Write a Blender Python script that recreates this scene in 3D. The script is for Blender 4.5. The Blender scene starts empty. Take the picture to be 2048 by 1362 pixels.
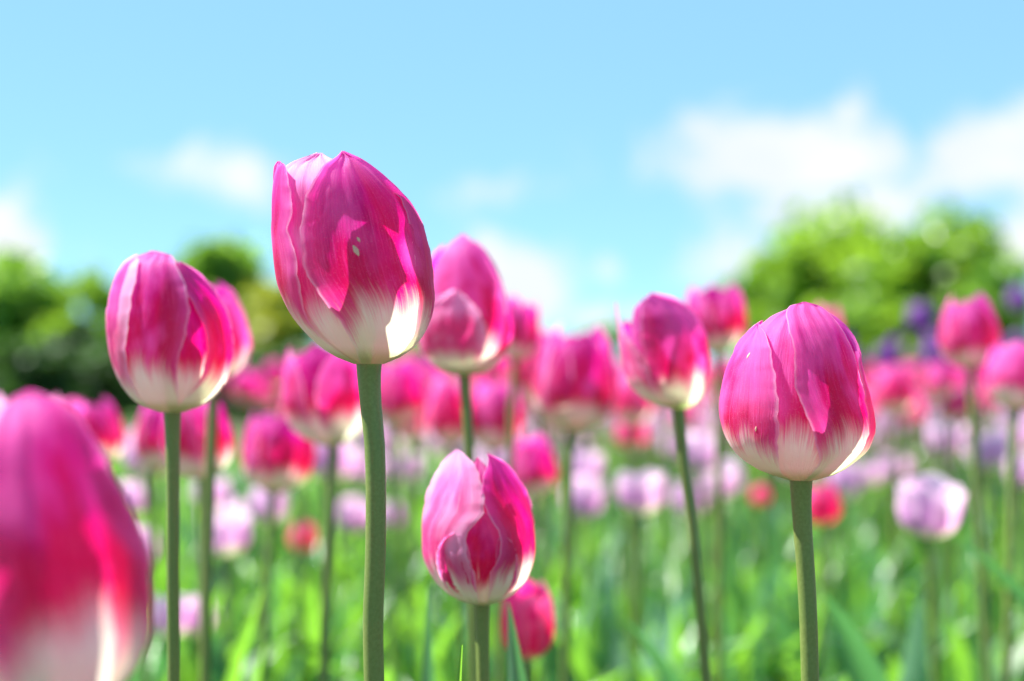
import bpy, math, random
import numpy as np
from mathutils import Vector, Matrix
R = math.radians
rng = np.random.default_rng(7)
random.seed(7)
sc = bpy.context.scene

# ------------------------------------------------------------------ camera
FPX = 2048 * 50 / 36
HZ = 745.0                       # height in the photo of the horizon
CZ = 0.48
FOCUS = 0.486
TILT = math.atan((HZ - 681) / FPX)
cam_d = bpy.data.cameras.new("camera")
cam = bpy.data.objects.new("camera", cam_d)
sc.collection.objects.link(cam)
cam.location = (0, 0, CZ)
cam.rotation_euler = (R(90) + TILT, 0, 0)
cam_d.lens = 50; cam_d.sensor_width = 36
cam_d.clip_start = 0.02; cam_d.clip_end = 3000
cam_d.dof.use_dof = True
cam_d.dof.focus_distance = FOCUS
cam_d.dof.aperture_fstop = 5.0
cam_d.dof.aperture_blades = 0
sc.camera = cam
_ct, _st = math.cos(TILT), math.sin(TILT)

def at(px, py, Y):
    """world point at depth Y (distance along +y) seen at photo position px, py"""
    dx = (px - 1024) / FPX; dz = (681 - py) / FPX
    fy = _ct - dz * _st; fz = _st + dz * _ct
    k = Y / fy
    return Vector((dx * k, Y, CZ + fz * k))

# ------------------------------------------------------------------ light, sky, exposure
SUN_DIR = Vector((-0.60, 0.20, 0.86)).normalized()       # towards the sun: high, left, a little behind the flowers
SUN_EL = math.asin(SUN_DIR.z)
SUN_AZ = math.atan2(SUN_DIR.x, SUN_DIR.y)
sd = bpy.data.lights.new("sun", 'SUN'); sd.energy = 4.8; sd.angle = R(0.5); sd.color = (1.0, 0.96, 0.88)
sun = bpy.data.objects.new("sun", sd); sc.collection.objects.link(sun)
sun.rotation_euler = (-SUN_DIR).to_track_quat('-Z', 'Y').to_euler()
sun.location = (-3, 2, 6)
sc.view_settings.view_transform = 'Standard'
sc.view_settings.look = 'None'
sc.view_settings.gamma = 1.0
sc.view_settings.exposure = 1.8
sc.cycles.use_denoising = True
sc.cycles.max_bounces = 10
sc.cycles.transparent_max_bounces = 8
sc.cycles.sample_clamp_indirect = 6.0

class NT:
    """small helper for writing node graphs"""
    def __init__(s, tree): s.t = tree; s.n = tree.nodes; s.l = tree.links
    def node(s, typ, **kw):
        x = s.n.new(typ)
        for k, v in kw.items(): setattr(x, k, v)
        return x
    def put(s, sock, v):
        if isinstance(v, bpy.types.NodeSocket): s.l.new(v, sock)
        elif v is not None: sock.default_value = v
    def math(s, op, a, b=None, c=None, clamp=False):
        x = s.node('ShaderNodeMath', operation=op); x.use_clamp = clamp
        s.put(x.inputs[0], a); s.put(x.inputs[1], b)
        if c is not None: s.put(x.inputs[2], c)
        return x.outputs[0]
    def mix(s, f, a, b, mode='MIX'):
        x = s.node('ShaderNodeMix', data_type='RGBA', blend_type=mode)
        s.put(x.inputs[0], f)
        for i, v in ((6, a), (7, b)):
            s.put(x.inputs[i], (*v, 1) if isinstance(v, tuple) and len(v) == 3 else v)
        return x.outputs[2]
    def step(s, v, lo, hi, a=0.0, b=1.0):
        x = s.node('ShaderNodeMapRange', interpolation_type='SMOOTHSTEP')
        s.put(x.inputs[0], v); s.put(x.inputs[1], lo); s.put(x.inputs[2], hi); s.put(x.inputs[3], a); s.put(x.inputs[4], b)
        return x.outputs[0]
    def noise(s, vec, scale, detail=2, rough=0.5, dist=0.0):
        x = s.node('ShaderNodeTexNoise')
        s.put(x.inputs['Vector'], vec); x.inputs['Scale'].default_value = scale
        x.inputs['Detail'].default_value = detail; x.inputs['Roughness'].default_value = rough
        x.inputs['Distortion'].default_value = dist
        return x.outputs[0]
    def xyz(s, a, b, c=0.0):
        x = s.node('ShaderNodeCombineXYZ'); s.put(x.inputs[0], a); s.put(x.inputs[1], b); s.put(x.inputs[2], c)
        return x.outputs[0]
    def sep(s, v):
        x = s.node('ShaderNodeSeparateXYZ'); s.put(x.inputs[0], v); return x.outputs

w = bpy.data.worlds.new("World"); sc.world = w; w.use_nodes = True
N = NT(w.node_tree)
bg = w.node_tree.nodes['Background']
sky = N.node('ShaderNodeTexSky', sky_type='NISHITA')
sky.sun_disc = False; sky.sun_elevation = SUN_EL; sky.sun_rotation = SUN_AZ
sky.air_density = 0.4; sky.dust_density = 0.0; sky.ozone_density = 2.0
tc = N.node('ShaderNodeTexCoord')
d = N.sep(tc.outputs['Generated'])
yy = N.math('MAXIMUM', N.math('ABSOLUTE', d[1]), 0.08)
ax = N.math('DIVIDE', d[0], yy); az = N.math('DIVIDE', d[2], yy)
# clouds: centre x, y, half width, half height (photo pixels turned into fixed sky directions), weight
CL = [(1560, 320, 320, 110, 1.35), (1690, 230, 80, 90, .8), (1640, 420, 300, 100, 1.0), (1990, 310, 180, 125, 1.4), (2130, 330, 230, 190, 1.25), (2070, 470, 160, 160, 1.05),
      (1470, 520, 190, 110, 1.0), (985, 372, 150, 60, .70), (395, 350, 220, 100, .82), (710, 300, 200, 60, .55), (15, 490, 110, 100, 1.15),
      (160, 500, 110, 90, .6), (1040, 570, 160, 120, 1.25), (1210, 545, 60, 50, .7), (1230, 640, 200, 60, .8), (980, 500, 60, 60, .8),(-300, 300, 300, 120, 1.0),
      (2500, 200, 250, 120, 1.0), (-700, 100, 300, 160, 1.0)]
fld = None
for (cx, cy, rx, ry, wt) in CL:
    p = at(cx, cy, 1.0)
    u = N.math('MULTIPLY', N.math('SUBTRACT', ax, p.x), FPX / rx)
    v = N.math('MULTIPLY', N.math('SUBTRACT', az, p.z - CZ), FPX / ry)
    q = N.math('ADD', N.math('MULTIPLY', u, u), N.math('MULTIPLY', v, v))
    g = N.math('MULTIPLY', N.math('EXPONENT', N.math('MULTIPLY', q, -1.4)), wt)
    fld = g if fld is None else N.math('MAXIMUM', fld, g)
pv = N.xyz(ax, az, 0.3)
nz = N.noise(pv, 13, 6, 0.66, 0.7)
nz2 = N.noise(pv, 5, 3, 0.5, 0.0)
nz3 = N.noise(pv, 9, 3, 0.6)
f2 = N.math('ADD', fld, N.math('MULTIPLY', N.math('SUBTRACT', nz, 0.5), 2.1))
f2 = N.math('ADD', f2, N.math('MULTIPLY', N.math('SUBTRACT', nz2, 0.5), 0.3))
cmask = N.step(f2, 0.30, 0.98, 0.0, 1.0)
skyc = N.node('ShaderNodeHueSaturation')
skyc.inputs['Hue'].default_value = 0.5; skyc.inputs['Saturation'].default_value = 1.0; skyc.inputs['Value'].default_value = 1.0
N.put(skyc.inputs['Color'], sky.outputs[0])
blue = N.mix(0.7, N.mix(1.0, skyc.outputs[0], (0.84, 1.04, 0.90), 'MULTIPLY'), (1.10, 2.22, 3.0))
col = N.mix(cmask, blue, N.mix(N.step(nz3, 0.35, 0.7), (2.6, 2.80, 3.0), (3.15, 3.15, 3.15)))
N.put(bg.inputs['Color'], col)
bg.inputs['Strength'].default_value = 0.10

# ------------------------------------------------------------------ scene helpers
def link(name, me, mat=None, parent=None, loc=(0, 0, 0)):
    o = bpy.data.objects.new(name, me); sc.collection.objects.link(o)
    if mat is not None and not me.materials: me.materials.append(mat)
    o.location = loc
    if parent is not None: o.parent = parent
    return o

def tag(o, label=None, cat=None, group=None, kind=None):
    if label: o['label'] = label
    if cat: o['category'] = cat
    if group: o['group'] = group
    if kind: o['kind'] = kind
    return o

def empty(name, loc, label, cat, group=None):
    o = bpy.data.objects.new(name, None); sc.collection.objects.link(o)
    o.location = loc; o.empty_display_size = 0.02
    return tag(o, label, cat, group)

def mesh(name, V, F, uv=None, smooth=True):
    """V (n,3), F (m,4) or (m,3) numpy; uv per vertex (n,2)"""
    V = np.asarray(V, dtype=np.float32); F = np.asarray(F, dtype=np.int32)
    me = bpy.data.meshes.new(name)
    n, k = len(F), F.shape[1]
    me.vertices.add(len(V)); me.vertices.foreach_set('co', V.ravel())
    me.loops.add(n * k); me.loops.foreach_set('vertex_index', F.ravel())
    me.polygons.add(n)
    me.polygons.foreach_set('loop_start', np.arange(0, n * k, k, dtype=np.int32))
    me.polygons.foreach_set('loop_total', np.full(n, k, dtype=np.int32))
    me.polygons.foreach_set('use_smooth', np.full(n, smooth))
    if uv is not None:
        l = me.uv_layers.new(name='UVMap')
        l.data.foreach_set('uv', np.asarray(uv, dtype=np.float32)[F.ravel()].ravel())
    me.update(calc_edges=True)
    me.validate()
    return me

def grid_faces(nr, nc, off=0):
    i, j = np.meshgrid(np.arange(nr - 1), np.arange(nc - 1), indexing='ij')
    a = off + i * nc + j
    return np.stack([a, a + 1, a + nc + 1, a + nc], -1).reshape(-1, 4)

# ------------------------------------------------------------------ materials
def mat_new(name):
    m = bpy.data.materials.new(name); m.use_nodes = True
    t = m.node_tree
    for n in list(t.nodes): t.nodes.remove(n)
    return m, NT(t)

def thin_shader(N, col, tcol, fac, rough, spec=0.4, bump=None, sheen=0.0, sheen_col=(1, 1, 1)):
    p = N.node('ShaderNodeBsdfPrincipled')
    N.put(p.inputs['Base Color'], col); N.put(p.inputs['Roughness'], rough); p.inputs['Specular IOR Level'].default_value = spec
    if sheen:
        p.inputs['Sheen Weight'].default_value = sheen
        p.inputs['Sheen Roughness'].default_value = 0.4
        p.inputs['Sheen Tint'].default_value = (*sheen_col, 1)
    tr = N.node('ShaderNodeBsdfTranslucent'); N.put(tr.inputs['Color'], tcol)
    if bump is not None:
        N.l.new(bump, p.inputs['Normal']); N.l.new(bump, tr.inputs['Normal'])
    mx = N.node('ShaderNodeMixShader'); N.put(mx.inputs[0], fac)
    N.l.new(p.outputs[0], mx.inputs[1]); N.l.new(tr.outputs[0], mx.inputs[2])
    out = N.node('ShaderNodeOutputMaterial'); N.l.new(mx.outputs[0], out.inputs[0])

def petal_mat(name, deep, mid, light, cream, rim, v0=0.235, soft=0.16, fac=0.5, tgain=1.0, sheen=0.1):
    m, N = mat_new(name)
    uvn = N.node('ShaderNodeUVMap'); uvs = N.sep(uvn.outputs[0])
    oi = N.node('ShaderNodeObjectInfo'); rnd = oi.outputs['Random']
    u, v = uvs[0], uvs[1]                       # u 0..1 across, v 0..1 up
    cu = N.math('ABSOLUTE', N.math('SUBTRACT', N.math('MULTIPLY', u, 2.0), 1.0))   # 0 mid, 1 margin
    off = N.math('MULTIPLY', rnd, 37.0)
    # veins fan outwards: shift v by how far from the mid rib
    vf = N.math('SUBTRACT', v, N.math('MULTIPLY', N.math('POWER', cu, 1.5), 0.22))
    fine = N.noise(N.xyz(N.math('MULTIPLY', u, 60.0), N.math('MULTIPLY', vf, 2.6), off), 1.6, 3, 0.6)
    ff = N.noise(N.xyz(N.math('MULTIPLY', u, 150.0), N.math('MULTIPLY', vf, 6.0), off), 1.7, 2, 0.6)
    broad = N.noise(N.xyz(N.math('MULTIPLY', u, 7.0), N.math('MULTIPLY', v, 1.3), off), 1.0, 2, 0.5)
    patch = N.noise(N.xyz(N.math('MULTIPLY', u, 2.2), N.math('MULTIPLY', v, 2.2), off), 1.3, 2, 0.5)
    speck = N.noise(N.xyz(N.math('MULTIPLY', u, 90.0), N.math('MULTIPLY', v, 110.0), off), 1.0, 2, 0.6)
    # border between the cream foot and the coloured blade, feathered along the veins
    b = N.math('SUBTRACT', v, v0)
    b = N.math('ADD', b, N.math('MULTIPLY', N.math('SUBTRACT', fine, 0.5), 0.20))
    b = N.math('ADD', b, N.math('MULTIPLY', N.math('SUBTRACT', ff, 0.5), 0.10))
    b = N.math('ADD', b, N.math('MULTIPLY', N.math('SUBTRACT', broad, 0.5), 0.20))
    b = N.math('ADD', b, N.math('MULTIPLY', N.math('POWER', cu, 2.5), 0.13))
    mask = N.step(b, -soft * 0.45, soft * 0.55)
    c1 = N.mix(N.step(N.math('ADD', N.math('ADD', v, N.math('MULTIPLY', N.math('SUBTRACT', patch, 0.5), 1.1)), N.math('MULTIPLY', N.math('SUBTRACT', broad, 0.5), 0.5)), 0.36, 0.92), deep, mid)
    c1 = N.mix(N.math('MULTIPLY', N.step(N.math('ADD', patch, N.math('MULTIPLY', N.math('MULTIPLY', v, rnd), 0.45)), 0.58, 0.85), 0.6), c1, light)
    c1 = N.mix(N.step(fine, 0.50, 0.78, 0.0, 0.38), c1, light)
    c1 = N.mix(N.step(ff, 0.50, 0.75, 0.0, 0.34), c1, light)
    c1 = N.mix(N.step(speck, 0.56, 0.76, 0.0, 0.20), c1, (0.85, 0.55, 0.75))
    # paler towards margins
    c1 = N.mix(N.math('MULTIPLY', N.step(N.math('ADD', cu, N.math('MULTIPLY', N.math('SUBTRACT', fine, 0.5), 0.25)), 0.5, 1.1), 0.55), c1, light)
    c1 = N.mix(N.math('MULTIPLY', N.step(v, 0.75, 1.0), 0.4), c1, light)
    cream2 = N.mix(N.step(fine, 0.4, 0.75, 0.0, 0.12), cream, (0.93, 0.72, 0.72))
    cream2 = N.mix(N.step(v, 0.01, 0.09, 0.7, 0.0), cream2, (0.42, 0.56, 0.16))
    c = N.mix(mask, cream2, c1)
    c = N.mix(N.step(N.math('ADD', cu, N.math('MULTIPLY', N.math('SUBTRACT', broad, 0.5), 0.06)), 0.93, 1.0, 0.0, N.step(fine, 0.3, 0.7, 0.15, 0.75)), c, rim)
    tcx = N.mix(1.0, c, c, 'MULTIPLY')          # light that crosses the petal is more saturated
    tc_ = N.mix(0.3, c, tcx)
    hs = N.node('ShaderNodeHueSaturation'); hs.inputs['Saturation'].default_value = 1.05; hs.inputs['Value'].default_value = tgain
    N.put(hs.inputs['Color'], N.mix(1.0, tc_, N.mix(mask, (0.90, 0.93, 0.85), (1.0, 0.9, 0.88)), 'MULTIPLY'))
    bh = N.math('ADD', N.math('MULTIPLY', fine, 0.7), N.math('MULTIPLY', ff, 0.35))
    bh = N.math('ADD', bh, N.math('MULTIPLY', broad, 0.5))
    bp = N.node('ShaderNodeBump'); bp.inputs['Strength'].default_value = 0.55; bp.inputs['Distance'].default_value = 0.0006
    N.l.new(bh, bp.inputs['Height'])
    thin_shader(N, c, hs.outputs[0], N.math('ADD', fac - 0.24, N.math('MULTIPLY', mask, 0.24)), N.math('ADD', 0.42, N.math('MULTIPLY', fine, 0.2)), 0.28, bp.outputs[0], sheen, (0.75, 0.65, 1.0))
    return m

M = {}
M['pink'] = petal_mat('pink petal', (0.62, 0.001, 0.13), (0.60, 0.003, 0.37), (0.86, 0.21, 0.66), (0.90, 0.91, 0.78), (0.92, 0.78, 0.94), v0=0.275, soft=0.2, tgain=1.3, fac=0.58)
M['pink_wide'] = petal_mat('pink petal with wide white foot', (0.62, 0.001, 0.13), (0.60, 0.003, 0.37), (0.86, 0.21, 0.66), (0.88, 0.87, 0.80), (0.92, 0.78, 0.94), v0=0.31, soft=0.24, tgain=1.3, fac=0.58)
M['pink_b'] = petal_mat('rose petal', (0.70, 0.006, 0.19), (0.76, 0.04, 0.42), (0.90, 0.38, 0.74), (0.90, 0.91, 0.78), (0.92, 0.76, 0.90), v0=0.25, soft=0.2, tgain=1.3, fac=0.58)
M['pale'] = petal_mat('pale pink petal', (0.76, 0.05, 0.30), (0.80, 0.22, 0.62), (0.92, 0.58, 0.86), (0.90, 0.91, 0.78), (0.94, 0.84, 0.94), v0=0.25, soft=0.2, tgain=1.2, fac=0.5)  # lit copy of the pink petal: sunlight painted in as a paler colour
M['lilac'] = petal_mat('lilac petal', (0.66, 0.34, 0.68), (0.80, 0.54, 0.80), (0.91, 0.80, 0.92), (0.88, 0.86, 0.66), (0.9, 0.84, 0.92), v0=0.26, tgain=1.1, sheen=0.1)
M['red'] = petal_mat('crimson petal', (0.78, 0.004, 0.19), (0.84, 0.03, 0.34), (0.92, 0.24, 0.52), (0.86, 0.62, 0.45), (0.9, 0.4, 0.6), v0=0.12, tgain=1.3, sheen=0.05)
M['purple'] = petal_mat('violet petal', (0.17, 0.02, 0.32), (0.26, 0.05, 0.44), (0.42, 0.18, 0.58), (0.25, 0.08, 0.36), (0.4, 0.2, 0.6), v0=0.02, tgain=1.1, sheen=0.1)

def leaf_mat(name, a, b, tcol, rough=0.42, fac=0.45, far=False):
    m, N = mat_new(name)
    g = N.node('ShaderNodeNewGeometry'); isl = g.outputs['Random Per Island']
    if far:
        st = N.noise(g.outputs['Position'], 1.3, 2)
    else:
        uvn = N.node('ShaderNodeUVMap'); uvs = N.sep(uvn.outputs[0])
        st = N.noise(N.xyz(N.math('MULTIPLY', uvs[0], 26.0), N.math('MULTIPLY', uvs[1], 1.5), N.math('MULTIPLY', isl, 30.0)), 1.2, 3)
    f = N.math('ADD', N.math('MULTIPLY', st, 0.7), N.math('SUBTRACT', N.math('MULTIPLY', isl, 0.8), 0.25), clamp=True)
    c = N.mix(f, a, b)
    t = N.mix(f, tuple(x * 0.7 for x in tcol), tcol)
    bp = N.node('ShaderNodeBump'); bp.inputs['Strength'].default_value = 0.35; bp.inputs['Distance'].default_value = 0.001
    N.l.new(st, bp.inputs['Height'])
    thin_shader(N, c, t, fac, rough, 0.5 if far else 0.65, None if far else bp.outputs[0])
    return m

M['leaf'] = leaf_mat('tulip leaf', (0.018, 0.09, 0.02), (0.12, 0.30, 0.07), (0.30, 0.68, 0.05), 0.31, 0.45)
M['leaf_cool'] = leaf_mat('bluish tulip leaf', (0.02, 0.09, 0.05), (0.20, 0.38, 0.24), (0.14, 0.44, 0.10), 0.24, 0.3)
M['tree_bright'] = leaf_mat('spring green tree leaf', (0.08, 0.18, 0.02), (0.21, 0.36, 0.03), (0.38, 0.62, 0.04), 0.32, 0.45, True)
M['tree_mid'] = leaf_mat('mid green tree leaf', (0.07, 0.19, 0.03), (0.19, 0.36, 0.05), (0.34, 0.60, 0.05), 0.42, 0.45, True)
M['tree_yellow'] = leaf_mat('yellow green tree leaf', (0.20, 0.26, 0.02), (0.36, 0.40, 0.04), (0.48, 0.50, 0.03), 0.5, 0.4, True)
M['tree_dark'] = leaf_mat('dark conifer leaf', (0.018, 0.065, 0.015), (0.06, 0.14, 0.03), (0.09, 0.20, 0.03), 0.5, 0.3, True)

def stem_mat():
    m, N = mat_new('tulip stem')
    t = N.node('ShaderNodeTexCoord'); v = t.outputs['Object']
    a = N.noise(v, 900, 3, 0.6); b = N.noise(v, 40, 2)
    c = N.mix(N.step(a, 0.25, 0.8), (0.12, 0.165, 0.035), (0.165, 0.215, 0.058))
    c = N.mix(N.step(b, 0.4, 0.7, 0, 0.4), c, (0.09, 0.17, 0.04))
    b2 = N.noise(v, 14, 2); c = N.mix(N.step(b2, 0.5, 0.75, 0, 0.45), c, (0.15, 0.135, 0.06))
    p = N.node('ShaderNodeBsdfPrincipled'); N.put(p.inputs['Base Color'], c)
    p.inputs['Roughness'].default_value = 0.36
    p.inputs['Subsurface Weight'].default_value = 0.0
    bp = N.node('ShaderNodeBump'); bp.inputs['Strength'].default_value = 0.25; bp.inputs['Distance'].default_value = 0.0003
    N.l.new(a, bp.inputs['Height']); N.l.new(bp.outputs[0], p.inputs['Normal'])
    o = N.node('ShaderNodeOutputMaterial'); N.l.new(p.outputs[0], o.inputs[0])
    return m
M['stem'] = stem_mat()

def ground_mat(name, a, b, scale):
    m, N = mat_new(name)
    g = N.node('ShaderNodeNewGeometry')
    n1 = N.noise(g.outputs['Position'], scale, 5, 0.6)
    n2 = N.noise(g.outputs['Position'], scale * 0.1, 2)
    c = N.mix(N.math('MULTIPLY', N.math('ADD', n1, n2), 0.5), a, b)
    p = N.node('ShaderNodeBsdfPrincipled'); N.put(p.inputs['Base Color'], c); p.inputs['Roughness'].default_value = 0.9
    bp = N.node('ShaderNodeBump'); bp.inputs['Strength'].default_value = 0.7; bp.inputs['Distance'].default_value = 0.02
    N.l.new(n1, bp.inputs['Height']); N.l.new(bp.outputs[0], p.inputs['Normal'])
    o = N.node('ShaderNodeOutputMaterial'); N.l.new(p.outputs[0], o.inputs[0])
    return m
M['soil'] = ground_mat('soil', (0.03, 0.02, 0.012), (0.11, 0.075, 0.05), 20)
M['lawn'] = ground_mat('lawn', (0.03, 0.09, 0.015), (0.10, 0.20, 0.04), 6)
M['bark'] = ground_mat('bark', (0.03, 0.022, 0.015), (0.10, 0.08, 0.06), 9)

# ------------------------------------------------------------------ setting: lawn and flower bed
def sheet(name, x0, x1, y0, y1, z, mat, n=2):
    X, Y = np.meshgrid(np.linspace(x0, x1, n), np.linspace(y0, y1, n))
    V = np.stack([X, Y, np.full_like(X, z)], -1).reshape(-1, 3)
    o = link(name, mesh(name, V, grid_faces(n, n)), mat); return tag(o, kind='structure')
sheet('ground', -900, 900, -60, 1800, 0.0, M['lawn'], 8)
sheet('flower_bed_soil', -9, 9, -1.2, 12.5, 0.004, M['soil'], 4)

# ------------------------------------------------------------------ tulip geometry
def catmull(pts, q):
    p = np.asarray(pts, float)
    x = p[:, 0]
    # monotone-ish smooth interpolation
    h = np.diff(x); dl = np.diff(p[:, 1]) / h
    m = np.zeros(len(x)); m[0] = dl[0]; m[-1] = dl[-1]
    for i in range(1, len(x) - 1):
        m[i] = 0 if dl[i - 1] * dl[i] <= 0 else 2 * dl[i - 1] * dl[i] / (dl[i - 1] + dl[i])
    q = np.clip(q, x[0], x[-1])
    i = np.clip(np.searchsorted(x, q) - 1, 0, len(x) - 2)
    t = (q - x[i]) / h[i]
    return ((2 * t**3 - 3 * t**2 + 1) * p[i, 1] + (t**3 - 2 * t**2 + t) * h[i] * m[i]
            + (-2 * t**3 + 3 * t**2) * p[i + 1, 1] + (t**3 - t**2) * h[i] * m[i + 1])

def petal_surface(env, azL, azR, ttip, s=1.0, flat=0.06, wave=0.012, crease=0.02, lip=0.0, seed=0, nr=44, nc=25, tiplean=0.0, roll=0.0, tb=0.0):
    """one petal. env(t) -> (cx, cz, r) of the flower's envelope at height t (0 foot, 1 top).
    azL(v), azR(v): margins as azimuth in radians (0 faces the viewer, + to the right). Returns V, uv"""
    r_ = np.random.default_rng(seed)
    k = np.linspace(0, 1, nr)
    v = tb + (1 - tb) * (1 - (1 - k) ** 1.9)
    u = np.linspace(-1, 1, nc)
    V = []; UV = []
    ph = r_.uniform(0, 6.28, 6)
    for vi in v:
        aL, aR = azL(vi), azR(vi)
        mid = 0.5 * (aL + aR); hw = 0.5 * (aR - aL)
        az_ = mid + hw * u * (1 + (0.012 * math.sin(38 * vi + ph[3]) + 0.008 * math.sin(83 * vi + ph[0])) * np.abs(u) ** 3)
        tt = vi * ttip
        cx, cz, rr = env(tt)
        au = np.abs(u)
        side = np.where(u < 0, 0, 1)
        wv = wave * (np.sin(9 * vi + ph[0] + 2.2 * side) + 0.6 * np.sin(23 * vi + ph[1] + 1.3 * side) + 0.45 * np.sin(57 * vi + ph[4] + side) + 0.3 * np.sin(111 * vi + ph[5])) * au ** 4 * min(1, vi * 2.5)
        rad = rr * s * (1 + flat * (au ** 2 - 0.35) * min(1, vi * 3) + wv
                        - crease * np.exp(-(u / 0.10) ** 2) * min(1, vi * 3)
                        + 0.012 * np.sin(6 * u + ph[2] + 3 * vi) + (0.006 * np.sin(16 * u + ph[3] + 2 * vi) + 0.003 * np.sin(31 * u + ph[0] - 3 * vi)) * min(1, vi * 3) + 0.012 * np.sin(7 * vi + ph[5]) * np.sin(3 * u + ph[1])
                        + lip * max(0, vi - 0.75) ** 2 * 16 + roll * au ** 6 * min(1, vi * 2))
        lean = tiplean * max(0, vi - 0.8) ** 2 * 25
        x = cx + (rad + 0) * np.sin(az_) + lean * rr * np.sin(mid)
        y = -(rad * np.cos(az_)) - lean * rr * np.cos(mid)
        # margins sag slightly below the mid rib so that the upper outline is irregular
        z = cz + rr * (0.02 * np.sin(13 * u + ph[5]) * vi ** 3) + np.zeros_like(u)
        V.append(np.stack([x, y, z], -1)); UV.append(np.stack([(u + 1) / 2, np.full_like(u, vi)], -1))
    return np.concatenate(V), np.concatenate(UV)

def tube_mesh(name, pts, rad, n=14):
    pts = np.asarray(pts, float); m = len(pts)
    if np.isscalar(rad): rad = np.full(m, rad)
    V = []
    for i in range(m):
        a = pts[max(0, i - 1)]; b = pts[min(m - 1, i + 1)]
        tz = Vector(b - a).normalized(); ref = Vector((0, 1, 0.01)) if abs(tz.y) < 0.9 else Vector((1, 0, 0))
        e1 = tz.cross(ref).normalized(); e2 = tz.cross(e1)
        for j in range(n):
            an = 2 * math.pi * j / n
            V.append(Vector(pts[i]) + (e1 * math.cos(an) + e2 * math.sin(an)) * rad[i])
    F = []
    for i in range(m - 1):
        for j in range(n):
            F.append((i * n + j, i * n + (j + 1) % n, (i + 1) * n + (j + 1) % n, (i + 1) * n + j))
    V = np.array([tuple(q) for q in V]); uv = np.zeros((len(V), 2))
    return mesh(name, V, F, uv)

def leaf_arrays(length, width, lean, az, twist=0.0, droop=0.5, nr=12, nc=5, fold=0.35, base=(0, 0, 0), wav=0.0, ph=0.0):
    """a lance-shaped tulip leaf rising from base. lean: start angle from vertical, droop: extra bend to the tip"""
    k = np.linspace(0, 1, nr)
    ang = lean + droop * k ** 1.6
    ds = length / (nr - 1)
    rx = np.concatenate([[0], np.cumsum(np.sin(ang[:-1]) * ds)])
    rz = np.concatenate([[0], np.cumsum(np.cos(ang[:-1]) * ds)])
    wd = width * 0.5 * (np.sin(np.pi * np.clip(k * 0.93 + 0.07, 0, 1) ** 0.75)) ** 0.8
    wd[-1] = 0.0004; wd[0] = max(wd[0], width * 0.18)
    u = np.linspace(-1, 1, nc)
    V = []
    ca, sa = math.cos(az), math.sin(az)
    for i in range(nr):
        t = twist * k[i]
        nrm = np.array([math.cos(ang[i]), -math.sin(ang[i])])     # in (radial, z): the leaf's inner normal
        side = u * wd[i]
        up = fold * np.abs(u) ** 1.5 * wd[i] + wav * wd[i] * np.sin(8 * k[i] + ph + (u > 0) * 1.7) * np.abs(u) ** 2
        s2 = side * math.cos(t) - up * math.sin(t); u2 = side * math.sin(t) + up * math.cos(t)
        rr = rx[i] - nrm[0] * u2; zz = rz[i] - nrm[1] * u2
        x = base[0] + rr * ca - s2 * sa; y = base[1] + rr * sa + s2 * ca
        V.append(np.stack([x, y, base[2] + zz], -1))
    uv = np.stack(np.meshgrid((u + 1) / 2, k), -1).reshape(-1, 2)
    return np.concatenate(V), grid_faces(nr, nc), uv

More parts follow.
